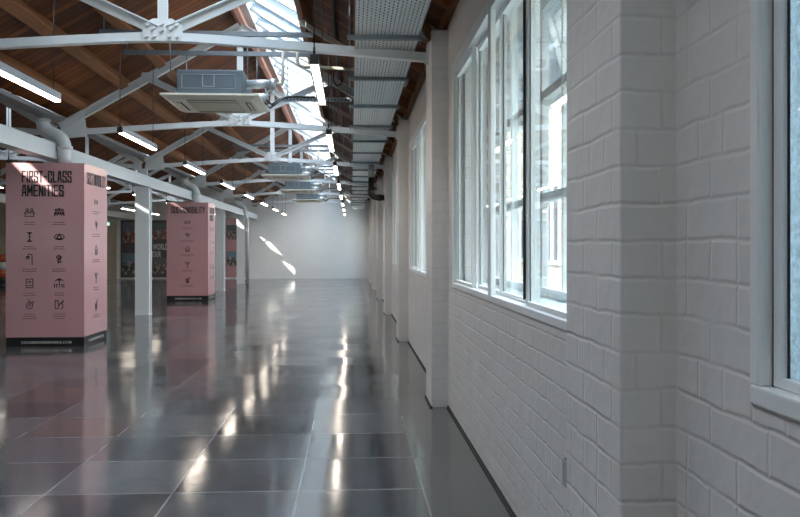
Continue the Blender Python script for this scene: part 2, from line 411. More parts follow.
# roof slopes: boards with a thickness, openings left for the skylights
DT = 0.06
def slope(mb, xa, xb, xk, y0, y1):
    za, zb = deck(xa, xk), deck(xb, xk)
    mb.hexa([(xa, y0, za), (xb, y0, zb), (xb, y1, zb), (xa, y1, za), (xa, y0, za + DT), (xb, y0, zb + DT), (xb, y1, zb + DT), (xa, y1, za + DT)])
SX0, SX1 = XK + 0.06, -0.50          # main skylight from ridge to here
SY0, SY1 = -1.0, 30.4
ce = MB()
slope(ce, -3.675, XK, XK, YNEAR, YFAR)
slope(ce, SX1, XW + 0.5, XK, YNEAR, YFAR)
slope(ce, XK, SX1, XK, YNEAR, SY0); slope(ce, XK, SX1, XK, SY1, YFAR)
struct(ce.build('ceiling', M['deck']))
c2 = MB()
slope(c2, -8.225, XK2, XK2, YNEAR, YFAR)
QX0, QX1 = XK2 + 0.06, XK2 + 0.80
RW = [(1.2, 2.3), (5.0, 6.4), (9.25, 10.05), (13.75, 14.45), (17.6, 18.2), (21.9, 23.9), (24.3, 26.6)]  # side bay openings sized so sun streaks land on pillars, columns and end wall
slope(c2, QX1, -3.675, XK2, YNEAR, YFAR)
y = YNEAR
for a, b in RW:
    slope(c2, XK2, QX1, XK2, y, a); y = b
slope(c2, XK2, QX1, XK2, y, YFAR)
struct(c2.build('ceiling', M['deck']))
c3 = MB(); slope(c3, -10.5, -8.225, -10.5, YNEAR, YFAR); slope(c3, XL - 0.5, -10.5, -10.5, YNEAR, YFAR)
struct(c3.build('ceiling', M['deck']))

# ------------------------------------------------------------------ skylights
wn_ = 1
def skylight(x0, x1, xk, y0, y1, step, num, rail=0.07):
    r = thing('window_%d' % num, None, None, (0, 0, 0)); struct(r)
    lift = 0.03
    P = lambda X, Y, dz=0.0: Vector((X, Y, deck(X, xk) + lift + dz))
    f = MB()
    f.bar(P(x0 + rail * 0.6, y0), P(x0 + rail * 0.6, y1), rail * 2.1, 0.08, (0.5, 0, 0.86)); f.bar(P(x1, y0), P(x1, y1), rail, 0.11, (0.5, 0, 0.86))
    f.bar(P(x0, y0), P(x1, y0), 0.06, 0.10); f.bar(P(x0, y1), P(x1, y1), 0.06, 0.10)
    f.build('skylight_frame', M['frame'], r)
    k = max(1, round((y1 - y0) / step))
    for i in range(1, k):
        yy = y0 + (y1 - y0) * i / k
        MB().bar(P(x0, yy, 0.01), P(x1, yy, 0.01), 0.045, 0.05).build('glazing_bar', M['lead'], r)
    g = MB(); g.quad(P(x0, y0, 0.03), P(x1, y0, 0.03), P(x1, y1, 0.03), P(x0, y1, 0.03)); g.build('pane', M['roofglass'], r)
    return r
skylight(SX0, SX1, XK, SY0, SY1, 0.62, 20)
for i, (a, b) in enumerate(RW): skylight(QX0, QX1, XK2, a, b, 3.0, 21 + i, 0.04)

# ------------------------------------------------------------------ right-hand windows
def side_window(c, num, obscure=False):
    r = thing('window_%d' % num, None, None, (XW, c, ZS)); struct(r)
    L = lambda *a: a
    H = ZH - ZS
    # surround and sill board
    f = MB()
    f.box(-0.006, 0.10, -HW, HW, -0.03, 0.004); f.box(-0.006, 0.10, -HW, HW, H - 0.045, H + 0.03)
    f.box(-0.006, 0.10, -HW, -HW + 0.03, 0.004, H - 0.045); f.box(-0.006, 0.10, HW - 0.03, HW, 0.004, H - 0.045)
    f.build('secondary_frame', M['frame'], r, 0.004)
    MB().box(0.10, 0.34, -HW, HW, -0.035, 0.0).build('inner_sill', M['frame'], r)
    # four sliding sashes in two tracks
    w = 2 * (HW - 0.036) / 4
    MB().box(0.02, 0.08, -HW + 0.03, -HW + 0.036, 0.004, H - 0.045).box(0.02, 0.08, HW - 0.036, HW - 0.03, 0.004, H - 0.045).build('gasket', M['gasket'], r)
    for i in range(4):
        a = -HW + 0.036 + w * i; b = a + w; x = 0.018 if i in (0, 3) else 0.050
        s = MB()
        s.box(x, x + 0.028, a, a + 0.028, 0.005, H - 0.045); s.box(x, x + 0.028, b - 0.028, b, 0.005, H - 0.045)
        s.box(x, x + 0.028, a + 0.028, b - 0.028, 0.005, 0.024); s.box(x, x + 0.028, a + 0.028, b - 0.028, H - 0.075, H - 0.045)
        s = s.build('sash', M['frame'], r, 0.003)
        MB().box(x + 0.012, x + 0.016, a + 0.025, b - 0.025, 0.02, H - 0.07).build('pane', M['obscure'] if obscure else M['glass'], s)
        MB().box(x + 0.010, x + 0.012, a + 0.028, a + 0.034, 0.024, H - 0.075).box(x + 0.010, x + 0.012, b - 0.034, b - 0.028, 0.024, H - 0.075).build('gasket', M['gasket'], s)
    MB().box(-0.008, 0.018, -0.04, 0.04, 0.0, H - 0.02).build('mullion', M['frame'], r, 0.004)
    MB().box(0.006, 0.016, -w - 0.006, -w + 0.006, 0.03, H - 0.04).build('meeting_stile', M['gasket'], r)
    # old outer window with transom and bars
    xo = 0.25
    o = MB()
    o.box(xo, xo + 0.05, -HW, HW, 0.0, 0.045); o.box(xo, xo + 0.05, -HW, HW, H - 0.06, H)
    for yb in (-HW + 0.03, -0.78, 0.0, 0.78, HW - 0.03): o.box(xo + 0.01, xo + 0.045, yb - 0.025, yb + 0.025, 0, H)
    for zb in (0.50, 1.02): o.box(xo + 0.01, xo + 0.05, -HW, HW, zb - 0.022, zb + 0.022)
    for yb in (-1.17, -0.39, 0.39, 1.17): o.box(xo + 0.018, xo + 0.038, yb - 0.011, yb + 0.011, 0, H)
    o = o.build('outer_frame', M['frame_grey'], r)
    MB().box(xo + 0.028, xo + 0.032, -HW + 0.03, HW - 0.03, 0.05, H - 0.05).build('outer_pane', M['obscure'] if obscure else M['glass'], o)
    # opened top vents tilting outwards
    for yb in (-0.39, 0.39, 1.17):
        v = MB(); a, b = yb - 0.33, yb + 0.33; z1 = H - 0.08; z0 = 1.06; xb = xo + 0.17
        v.bar((xo + 0.07, a, z1), (xb, a, z0), 0.03, 0.03); v.bar((xo + 0.07, b, z1), (xb, b, z0), 0.03, 0.03)
        v.bar((xo + 0.07, a, z1), (xo + 0.07, b, z1), 0.03, 0.03); v.bar((xb, a, z0), (xb, b, z0), 0.03, 0.03)
        v.build('vent', M['frame_grey'], o)
    return r
w0 = side_window(WC[0], 1, True); w1 = side_window(WC[1], 2)
for k in range(2, 8):
    if WC[k] + HW < YFAR:
        c = copy_tree(w1, (XW, WC[k], ZS)); c.name = 'window_%d' % (k + 1)
# unseen left wall windows, added to brighten the side bays
for k, c in enumerate(LWC):
    r = thing('window_%d' % (10 + k), None, None, (XL, c, 1.0)); struct(r)
    f = MB()
    for yb in (-1.37, -0.46, 0.46, 1.37): f.box(-0.12, -0.06, yb - 0.03, yb + 0.03, 0, 1.3)
    for zb in (0.03, 0.65, 1.27): f.box(-0.12, -0.06, -1.4, 1.4, zb - 0.03, zb + 0.03)
    f.build('window_frame', M['frame'], r)
    MB().box(-0.092, -0.088, -1.37, 1.37, 0.03, 1.27).build('pane', M['glass'], r)

# ------------------------------------------------------------------ door in the far wall, exit sign
d = thing('door_1', None, None, (-9.25, YFAR, 0)); struct(d)
MB().box(-0.42, 0.42, -0.05, -0.01, 0.01, 2.16).build('door_leaf', M['cream'], d, 0.004)
MB().box(-0.48, -0.42, -0.08, -0.005, 0, 2.23).box(0.42, 0.48, -0.08, -0.005, 0, 2.23).box(-0.42, 0.42, -0.08, -0.005, 2.16, 2.23).build('door_frame', M['plaster'], d)
MB().tube([(0.33, -0.05, 1.0), (0.33, -0.11, 1.0), (0.22, -0.11, 1.0)], 0.012, 8).build('door_handle', M['galv'], d)
ex = thing('exit_sign', 'small glowing pale green exit sign above the cream door', 'sign', (-9.19, YFAR - 0.09, 2.0))
MB().box(-0.13, 0.13, -0.03, 0.0, 0.0, 0.14).build('sign_case', M['white'], ex)
MB().box(-0.12, 0.12, -0.034, -0.030, 0.01, 0.13).build('sign_face', M['exit'], ex)

# ------------------------------------------------------------------ steel trusses
def make_truss(xk, xa, xb, label, bolts):
    r = thing('roof_truss', label, 'roof truss', (0, 0, 0))
    # arched tie: a flat-topped T section
    t = MB(); K = 24
    for i in range(K):
        A = xa + (xb - xa) * i / K; B = xa + (xb - xa) * (i + 1) / K
        za, zb = tie(A, xk) - EYE, tie(B, xk) - EYE
        t.bar((A, 0, za), (B, 0, zb), 0.035, 0.066); t.bar((A, 0, za - 0.030), (B, 0, zb - 0.030), 0.07, 0.010)
    t.build('tie_beam', M['steel'], r)
    zt = tie(xk, xk) - EYE
    MB().bar((xk, -0.018, zt), (xk, -0.018, 2.77), 0.014, 0.075, (1, 0, 0)).bar((xk, 0.01, zt), (xk, 0.01, 2.77), 0.05, 0.012, (1, 0, 0)).build('king_post', M['steel'], r)
    for s in (-1, 1):
        xe = xb if s > 0 else xa
        MB().channel((xk, 0, 2.79), (xe, 0, raft(xe, xk) - EYE), 0.07, 0.095, 0.012).build('rafter', M['steel'], r)
        xm = xk + s * 1.12
        MB().bar((xk + s * 0.03, 0, zt + 0.04), (xm, 0, raft(xm, xk) - EYE - 0.03), 0.02, 0.075).bar((xk + s * 0.03, -0.02, zt + 0.075), (xm, -0.02, raft(xm, xk) - EYE + 0.005), 0.05, 0.010).build('strut', M['steel'], r)
        q = 0.16 if s > 0 else 0.34
        pl = MB(); zr = raft(xe, xk) - EYE; ze = tie(xe, xk) - EYE
        pl.poly([(xe - s * 0.02, -0.028, ze - 0.07), (xe - s * q, -0.028, ze - 0.045), (xe - s * (q - 0.04), -0.028, zr + 0.58 * (q - 0.04) + 0.03), (xe - s * 0.02, -0.028, zr + 0.05)], (0, 1, 0), 0.012)
        pl.build('end_plate', M['steel'], r)
        mp_ = MB().poly([(xm - 0.11, -0.03, raft(xm, xk) - EYE - 0.07), (xm + 0.11, -0.03, raft(xm, xk) - EYE - 0.07), (xm + 0.09, -0.03, raft(xm, xk) - EYE + 0.05), (xm - 0.09, -0.03, raft(xm, xk) - EYE + 0.05)], (0, 1, 0), 0.01)
        mp_.build('node_plate', M['steel'], r)
    g = MB().poly([(xk - 0.145, -0.032, zt - 0.03), (xk + 0.145, -0.032, zt - 0.03), (xk + 0.145, -0.032, zt + 0.085), (xk + 0.07, -0.032, zt + 0.13), (xk - 0.07, -0.032, zt + 0.13), (xk - 0.145, -0.032, zt + 0.085)], (0, 1, 0), 0.012).build('gusset_plate', M['steel'], r)
    if bolts:
        for bx, bz in ((-0.11, 0.0), (-0.055, 0.0), (0.055, 0.0), (0.11, 0.0), (-0.105, 0.085), (-0.065, 0.055), (0.105, 0.085), (0.065, 0.055), (0.0, 0.09), (0.0, 0.045)):
            MB().tube([(xk + bx, -0.032, zt + bz), (xk + bx, -0.052, zt + bz)], 0.014, 6).build('bolt', M['steel'], g)
    return r
XA, XB = -3.62, XW + 0.0
tr0 = make_truss(XK, XA, XB, 'x', True)
for i, ty in enumerate(TY):
    o = tr0 if i == 0 else copy_tree(tr0)
    o.location = (0, ty, EYE)
    o['label'] = ['nearest arched white steel truss, its bolted gusset in front of the first air conditioner', 'arched white steel truss just behind the first air conditioner, landing above the nearer pink pillar',
                  'third arched white steel truss, meeting the bare white column between the pink pillars', 'fourth arched white steel truss, just behind the second air conditioner above the farther pink pillar',
                  'fifth arched white steel truss, just behind the third air conditioner', 'sixth and farthest arched white steel truss before the white end wall'][i]
    o['group'] = 'white trusses over the main bay'
tl0 = make_truss(XK2, -8.2, -3.68, 'x', False)
for i, ty in enumerate(TY[1:]):
    o = tl0 if i == 0 else copy_tree(tl0)
    o.location = (0, ty, EYE); o['label'] = '%s white steel truss over the side bay beyond the column row' % (ORD[i] + ('' if i == 0 else ' nearest')); o['group'] = 'white trusses over the side bay'

# timbers under the boards
def purlin(X, xk, label, mat, w=0.10, h=0.15, name='purlin', down=0.075, y0=YNEAR, y1=YFAR):
    up = Vector((SL * (1 if X > xk else -1), 0, 1)).normalized()
    z = deck(X, xk)
    c = Vector((X, 0, z)) - up * (down + 0.003)
    o = MB().bar(c + Vector((0, y0, 0)), c + Vector((0, y1, 0)), w, h, up).build(name, mat, None, 0.008)
    return tag(o, label, 'roof timber', 'timber purlins of the main bay')
purlin(-3.37, XK, 'lowest brown timber purlin on the left roof slope, just above the hanging lights', M['timber'], 0.10, 0.13)
purlin(-2.90, XK, 'middle brown timber purlin on the left roof slope', M['timber'], 0.11)
purlin(-2.44, XK, 'highest brown timber purlin on the left roof slope, behind the suspended struts', M['timber'], 0.10)
purlin(-0.44, XK, 'brown timber purlin trimming the lower edge of the skylight', M['timber'], 0.07, 0.14)
purlin(0.10, XK, 'brown timber purlin on the right roof slope above the cable tray', M['timber'], 0.08, 0.10, down=0.05)
rb = tag(MB().bar((XK - 0.02, YNEAR, deck(XK) - 0.09), (XK - 0.02, YFAR, deck(XK) - 0.09), 0.035, 0.17).build('ridge_board', M['redwood']), 'reddish timber ridge board along the top edge of the skylight', 'roof timber')
wp = tag(MB().box(XW - 0.03, XW + 0.12, YNEAR, YFAR, WZ - 0.14, WZ - 0.045 + 0.0).build('wall_plate', M['timber']), 'brown timber wall plate along the top of the brick wall', 'roof timber')
# slim intermediate rafters over the right slope
for i in range(7):
    y0 = 8.25 + PITCH * i
    if y0 > YFAR: break
    a, b = SX1 - 0.02, 0.56
    o = MB().bar((a, y0, deck(a) - 0.21), (b, y0, deck(b) - 0.21), 0.035, 0.05).build('intermediate_rafter', M['pipe_beige'])
    tag(o, '%s slim pale rafter under the right roof boards between the trusses' % (ORD[i] + ('' if i == 0 else ' nearest')), 'roof rail', 'slim rafters on the right slope')
# eave brackets above the wall
for i in range(22):
    y0 = 4.6 + 1.05 * i
    if y0 > YFAR - 0.4: break
    o = MB().bar((0.36, y0, deck(0.36) - 0.065), (0.70, y0, deck(0.70) - 0.065), 0.09, 0.11).build('eave_block', M['timber'])
    tag(o, 'short brown rafter end showing under the eaves between cable tray and wall', 'roof timber', 'rafter ends along the eaves')

# ------------------------------------------------------------------ columns, valley beams, downpipes
def column(y, label, name='column'):
    r = thing(name, label, 'column', (XC, y, 0), 'white columns between the bays')
    s = MB()
    s.box(-0.12, 0.12, -0.11, -0.085, 0.012, 2.228); s.box(-0.12, 0.12, 0.085, 0.11, 0.012, 2.228); s.box(-0.095, 0.095, -0.085, 0.085, 0.012, 2.228)
    s.build('shaft', M['steel'], r, 0.004)
    MB().box(-0.125, 0.125, -0.12, 0.12, 0, 0.012).build('base_plate', M['steel'], r)
    MB().box(-0.14, 0.14, -0.13, 0.13, 2.228, 2.244).build('cap_plate', M['steel'], r)
    MB().box(-0.07, 0.07, -0.05, 0.05, 2.446, 2.56).build('truss_seat', M['steel'], r)
    return r
column(TY[1], 'white steel column rising out of the nearer pink pillar')
column(TY[2], 'bare white steel column standing between the two pink pillars')
column(TY[3], 'white steel column rising out of the farther pink pillar')
column(TY[4], 'bare white steel column just beyond the farther pink pillar')
column(TY[5], 'farthest white steel column, beside a downpipe near the end wall')
def valley(x, label):
    r = thing('valley_beam', label, 'beam', (x, 0, 2.245))
    MB().bar((0, 0.5, 0.095), (0, YFAR - 0.02, 0.095), 0.17, 0.19).build('girder', M['steel'], r)
    MB().box(-0.09, 0.09, 0.5, YFAR - 0.02, 0.50, 0.51).box(-0.09, -0.08, 0.5, YFAR - 0.02, 0.51, 0.545).box(0.08, 0.09, 0.5, YFAR - 0.02, 0.51, 0.545).build('gutter', M['lamp_body'], r)
    return r
valley(XC, 'long white steel girder running along the column heads to the end wall')
for i in range(3, 6):
    ty = TY[i]
    r = thing('column', '%s white column of the far row beyond the side bay' % ['third farthest', 'second farthest', 'farthest'][i - 3], 'column', (-8.22, ty, 0), 'white columns of the far row')
    MB().box(-0.12, 0.12, -0.11, 0.11, 0, 2.24).build('shaft', M['steel'], r, 0.004); MB().box(-0.15, 0.15, -0.14, 0.14, 0, 0.02).build('base_plate', M['steel'], r)
valley(-8.22, 'white steel girder along the far left row of columns')
def downpipe(y, label, full):
    r = thing('downpipe', label, 'pipe', (XC, y, 0), 'white rainwater downpipes')
    R = 0.078
    yo = -0.25
    top = [(-0.085, yo, 2.77), (-0.085, yo, 2.70), (-0.08, yo, 2.655), (-0.05, yo, 2.605), (0.02, yo, 2.565), (0.09, yo, 2.535), (0.145, yo, 2.49), (0.17, yo, 2.43), (0.175, yo, 2.37)]
    if full:
        p = top + [(0.19, yo, 2.25), (0.235, yo + 0.10, 2.12), (0.24, yo + 0.12, 2.0), (0.24, yo + 0.12, 0.0)]; R = 0.055
    else:
        p = top + [(0.175, yo, 2.30), (0.18, yo, 2.184)]
    MB().tube(p, R, 14).build('pipe', M['steel'], r)
    for a, b, rr in (((-0.085, 2.765), (-0.085, 2.795), R + 0.022), ((-0.085, 2.70), (-0.085, 2.735), R + 0.014), ((0.175, 2.365), (0.175, 2.405), R + 0.014)):
        MB().tube([(a[0], yo, a[1]), (b[0], yo, b[1])], rr, 14).build('collar', M['steel'], r)
    return r
downpipe(TY[1], 'swan-necked white downpipe dropping behind the top of the nearer pink pillar', False)
downpipe(TY[3], 'swan-necked white downpipe above the farther pink pillar', False)
downpipe(TY[5], 'slim white downpipe running to the floor beside the farthest column', True)

# ------------------------------------------------------------------ lettering helper
DG = None
def text_mesh(txt, u0, u1, v0, v1, origin, U, V, Nn, mat, name, parent, bold=0.03, depth=0.002):
    cu = bpy.data.curves.new('t', 'FONT'); cu.body = txt; cu.offset = bold; cu.extrude = 0.05; cu.space_character = 1.1 if bold > 0.02 else 1.18
    o = bpy.data.objects.new('t', cu); COL.objects.link(o)
    dg = bpy.context.evaluated_depsgraph_get(); dg.update()
    me = bpy.data.meshes.new_from_object(o.evaluated_get(dg)); bpy.data.objects.remove(o); bpy.data.curves.remove(cu)
    xs = [v.co.x for v in me.vertices]; ys = [v.co.y for v in me.vertices]; zs = [v.co.z for v in me.vertices]
    x0, x1, y0, y1, z0, z1 = min(xs), max(xs), min(ys), max(ys), min(zs), max(zs)
    O, U, V, Nn = Vector(origin), Vector(U), Vector(V), Vector(Nn)
    for v in me.vertices:
        a = u0 + (v.co.x - x0) / (x1 - x0) * (u1 - u0); b = v0 + (v.co.y - y0) / (y1 - y0) * (v1 - v0); c = (v.co.z - z0) / (z1 - z0) * depth
        v.co = O + U * a + V * b + Nn * (c + 0.0005)
    me.name = name; me.materials.clear(); me.materials.append(mat)
    ob = bpy.data.objects.new(name, me); COL.objects.link(ob); ob.parent = parent
    return ob
def arc(cx, cy, r, a0=0, a1=360, n=14, ry=None):
    return [(cx + r * math.cos(math.radians(a0 + (a1 - a0) * i / n)), cy + (ry or r) * math.sin(math.radians(a0 + (a1 - a0) * i / n))) for i in range(n + 1)]
ICON = {
 'meeting': [arc(-.45, .55, .22), [(-.8, -.05), (-.7, .25), (-.2, .25), (-.1, -.05)], arc(.45, .55, .22), [(.8, -.05), (.7, .25), (.2, .25), (.1, -.05)], [(-1, -.1), (1, -.1)], [(-.85, -.1), (-.85, -.75), (.85, -.75), (.85, -.1)]],
 'crowd': [arc(0, .1, .25), arc(-.6, .5, .2), arc(.6, .5, .2), arc(0, .7, .18), arc(-.75, -.1, .18), arc(.75, -.1, .18), arc(0, -.75, .5, 20, 160), arc(-.5, -.5, .4, 60, 200), arc(.5, -.5, .4, -20, 120)],
 'stand': [[(0, .8), (0, -.8)], [(-.45, .9), (.45, .9)], [(-.45, -.9), (.45, -.9)], [(-.3, .8), (0, .45), (.3, .8)], [(-.3, -.8), (0, -.45), (.3, -.8)], [(-.2, .05), (.2, .05)]],
 'lotus': [arc(0, 0, .95, 0, 360, 22, .55), arc(0, 0, .35), arc(0, .1, .6, 200, 340), [(-.25, .1), (0, .55), (.25, .1)]],
 'shower': [[(.5, -1), (.5, .8)], arc(0.1, .65, .4, 20, 160), [(-.55, .6), (-.05, .6)], [(-.5, .5), (-.65, .1)], [(-.3, .5), (-.35, .1)], [(-.1, .5), (-.08, .1)]],
 'hand': [[(-.5, .6), (0, .9), (.45, .4), (.1, -.1), (-.45, .1), (-.5, .6)], [(-.1, -.1), (-.15, -.5), (.3, -.6), (.3, -.2)], [(-.4, -.3), (-.1, -.8)], arc(0, .35, .2)],
 'locker': [[(-.65, -.85), (-.65, .85), (.65, .85), (.65, -.85), (-.65, -.85)], [(-.3, .4), (.3, .4)], [(-.3, .1), (.3, .1)], [(-.4, -.45), (.4, -.45)]],
 'tree': [[(0, -.8), (0, .9)], arc(0, .1, .8, 25, 155), [(-.25, .55), (0, .9), (.25, .55)], [(-.9, -.8), (-.9, -.1)], [(.9, -.8), (.9, -.1)], [(-.55, -.8), (-.55, -.2), (-.3, -.2)], [(.55, -.8), (.55, -.2), (.3, -.2)]],
 'plug': [arc(0, -.25, .6, 0, 360, 18), [(-.05, .35), (0, .75), (-.3, 1.0)], [(.15, .35), (.75, .6), (.6, .1)], [(-.25, -.3), (0, .0), (.25, -.25)]],
 'phone': [[(-.8, -.85), (-.8, .8), (-.2, .8), (-.2, -.85), (-.8, -.85)], arc(.25, -.35, .5, -90, 120), [(0, -.2), (.35, .35), (.85, .8), (.5, .1)], [(-.55, .55), (-.45, .55)]],
 'battery': [[(-.9, -.35), (-.9, .35), (.6, .35), (.6, -.35), (-.9, -.35)], [(.7, -.12), (.95, -.12), (.95, .12), (.7, .12)], [(-.6, 0), (-.3, 0)], [(-.1, 0), (.2, 0)]],
 'leafy': [[(-.7, .1), (-.1, .7), (.1, .1), (-.7, .1)], [(.1, .1), (.7, .4), (.5, -.3), (.1, .1)], [(-.3, -.1), (.1, .1), (.1, -.8), (-.3, -.1)]],
 'house': [[(-.8, .05), (0, .85), (.8, .05)], [(-.6, .2), (-.6, -.8), (.6, -.8), (.6, .2)], arc(0, -.25, .3), [(-.25, -.8), (0, -.5), (.25, -.8)]],
 'bulb': [[(-.7, .8), (.7, .8), (.15, -.1), (-.15, -.1), (-.7, .8)], [(0, -.1), (0, -.85)], [(-.25, -.85), (.25, -.85)], [(-.4, .45), (.4, .45)]],
 'bin': [[(-.55, .3), (.45, .3), (.35, -.9), (-.45, -.9), (-.55, .3)], [(-.25, .1), (-.2, -.7)], [(0, .1), (0, -.7)], [(.2, .1), (.15, -.7)], [(.1, .4), (.6, .95)], [(.3, .4), (.8, .6)]],
}
def strokes(lines, cu, cv, s, w, origin, U, V, Nn, name, mat, parent, t=0.002):
    mb = MB(); O, U, V, Nn = Vector(origin), Vector(U), Vector(V), Vector(Nn)
    for ln in lines:
        for a, b in zip(ln, ln[1:]):
            A = O + U * (cu + a[0] * s) + V * (cv + a[1] * s) + Nn * (t / 2); B = O + U * (cu + b[0] * s) + V * (cv + b[1] * s) + Nn * (t / 2)
            if (B - A).length < 1e-5: continue
            e = (B - A).normalized() * w * 0.4
            mb.bar(A - e, B + e, w, t, Nn)
    return mb.build(name, mat, parent)
def captions(cu, cv, rows, origin, U, V, Nn, parent, mat, seedw=0.17):
    rnd = random.Random(int(cu * 1000 + cv * 777)); L = []
    for r in range(rows):
        wd = seedw * rnd.uniform(0.6, 1.0); x = -wd / 2
        while x < wd / 2:
            q = rnd.uniform(0.008, 0.022); L.append([(x, -r * 0.026), (min(x + q, wd / 2), -r * 0.026)]); x += q + 0.012
    return strokes(L, cu, cv, 1.0, 0.008, origin, U, V, Nn, 'caption_print', mat, parent, 0.0015)

GLYPH = {   # heavy condensed block capitals, drawn on a unit box
 'F': [[(0, 0), (0, 1), (1, 1)], [(0, .52), (.85, .52)]], 'I': [[(.5, 0), (.5, 1)]], 'R': [[(0, 0), (0, 1), (1, 1), (1, .5), (0, .5)], [(.45, .5), (1, 0)]],
 'S': [[(1, .75), (1, 1), (0, 1), (0, .55), (1, .45), (1, 0), (0, 0), (0, .25)]], 'T': [[(0, 1), (1, 1)], [(.5, 0), (.5, 1)]], '-': [[(.1, .5), (.9, .5)]],
 'C': [[(1, .68), (1, 1), (0, 1), (0, 0), (1, 0), (1, .32)]], 'L': [[(0, 1), (0, 0), (1, 0)]], 'A': [[(0, 0), (.25, 1), (.75, 1), (1, 0)], [(.1, .32), (.9, .32)]],
 'M': [[(0, 0), (0, 1), (.5, .35), (1, 1), (1, 0)]], 'E': [[(1, 1), (0, 1), (0, 0), (1, 0)], [(0, .5), (.85, .5)]], 'N': [[(0, 0), (0, 1), (1, 0), (1, 1)]],
 'U': [[(0, 1), (0, 0), (1, 0), (1, 1)]], 'B': [[(0, 0), (0, 1), (.9, 1), (.9, .55), (0, .52)], [(.9, .55), (1, .45), (1, 0), (0, 0)]], 'Y': [[(0, 1), (.5, .45), (1, 1)], [(.5, .45), (.5, 0)]],
}
def block_text(txt, u0, u1, v0, v1, w, O, U, V, Nn, parent):
    wd = {'I': 0.02, '-': 0.75, 'M': 1.25, 'L': 0.9, 'T': 0.95}
    gap = w + 0.0065; tot = sum(wd.get(c, 1.0) for c in txt)
    k = (u1 - u0 - w - gap * (len(txt) - 1)) / tot; x = u0 + w / 2; L = []
    for c in txt:
        g = wd.get(c, 1.0) * k
        for ln in GLYPH[c]: L.append([(x + (p[0] if c != 'I' else 0.5) * g, v0 + w / 2 + p[1] * (v1 - v0 - w)) for p in ln])
        x += g + gap
    return strokes(L, 0, 0, 1.0, w, O, U, V, Nn, 'headline', M['black'], parent)

def face_amenities(O, U, V, Nn, W, parent):
    block_text('FIRST-CLASS', 0.185, 0.765, 1.946, 2.085, 0.0175, O, U, V, Nn, parent)
    block_text('AMENITIES', 0.185, 0.672, 1.780, 1.920, 0.0175, O, U, V, Nn, parent)
    rows = [1.59, 1.30, 1.035, 0.75, 0.50]
    for (a, b), z in zip((('meeting', 'crowd'), ('stand', 'lotus'), ('shower', 'hand'), ('locker', 'tree'), ('plug', 'phone')), rows):
        for key, u in ((a, 0.275), (b, 0.62)):
            strokes(ICON[key], u, z, 0.060, 0.0085, O, U, V, Nn, 'icon', M['black'], parent)
            captions(u, z - 0.115, 2 if z > 0.6 else 3, O, U, V, Nn, parent, M['caption'])
def face_sustain(O, U, V, Nn, W, parent):
    block_text('SUSTAINABILITY', 0.10, 0.84, 1.94, 2.085, 0.0175, O, U, V, Nn, parent)
    for key, z in (('battery', 1.74), ('leafy', 1.46), ('house', 1.145), ('bulb', 0.80), ('bin', 0.46)):
        strokes(ICON[key], 0.455, z, 0.070, 0.0105, O, U, V, Nn, 'icon', M['black'], parent)
        captions(0.455, z - 0.12, 2, O, U, V, Nn, parent, M['caption'], 0.3)
PW = 0.91
def pillar(y, label, front, side):
    r = thing('display_pillar', label, 'display pillar', (XC + 0.02, y, 0), 'pink display pillars')
    h = PW / 2
    # four boards around the column, open in the middle so the column passes through
    MB().box(-h, h, -h, -h + 0.02, 0.11, 2.18).build('front_board', M['pink'], r, 0.002)
    MB().box(-h, h, h - 0.02, h, 0.11, 2.18).build('back_board', M['pink'], r, 0.002)
    MB().box(h - 0.02, h, -h + 0.021, h - 0.021, 0.11, 2.18).build('side_board', M['pink'], r, 0.002)
    MB().box(-h, -h + 0.02, -h + 0.021, h - 0.021, 0.11, 2.18).build('side_board', M['pink'], r, 0.002)
    tp = MB()
    tp.box(-h + 0.02, h - 0.02, -h + 0.02, -0.17, 2.15, 2.178); tp.box(-h + 0.02, h - 0.02, 0.17, h - 0.02, 2.15, 2.178)
    tp.box(-h + 0.02, -0.17, -0.17, 0.17, 2.15, 2.178); tp.box(0.17, h - 0.02, -0.17, 0.17, 2.15, 2.178)
    tp.build('top_board', M['pink'], r)
    p = MB().box(-h + 0.004, h - 0.004, -h + 0.004, -h + 0.03, 0.0, 0.11).box(-h + 0.004, h - 0.004, h - 0.03, h - 0.004, 0, 0.11)
    p.box(-h + 0.004, -h + 0.03, -h + 0.03, h - 0.03, 0, 0.11).box(h - 0.03, h - 0.004, -h + 0.03, h - 0.03, 0, 0.11)
    p = p.build('plinth', M['plinth'], r)
    fo, so = (-h, -h, 0), (h, -h, 0)
    fU, sU = (1, 0, 0), (0, 1, 0)
    front(fo, fU, (0, 0, 1), (0, -1, 0), PW, r)
    side(so, sU, (0, 0, 1), (1, 0, 0), PW, r)
    text_mesh('COLEBROOKEWORKS.COM', 0.18, 0.76, 0.034, 0.064, (-h, -h + 0.004, 0), fU, (0, 0, 1), (0, -1, 0), M['whiteprint'], 'web_address', p, 0.01)
    text_mesh('COLEBROOKEWORKS.COM', 0.18, 0.76, 0.034, 0.064, (h - 0.004, -h, 0), sU, (0, 0, 1), (1, 0, 0), M['whiteprint'], 'web_address', p, 0.01)
    return r
pillar(TY[1] - 0.01, 'nearer pink square pillar headed first-class amenities with ten line icons', face_amenities, face_sustain)
pillar(TY[3] + 0.0, 'farther pink square pillar headed sustainability with one column of icons', face_sustain, face_amenities)

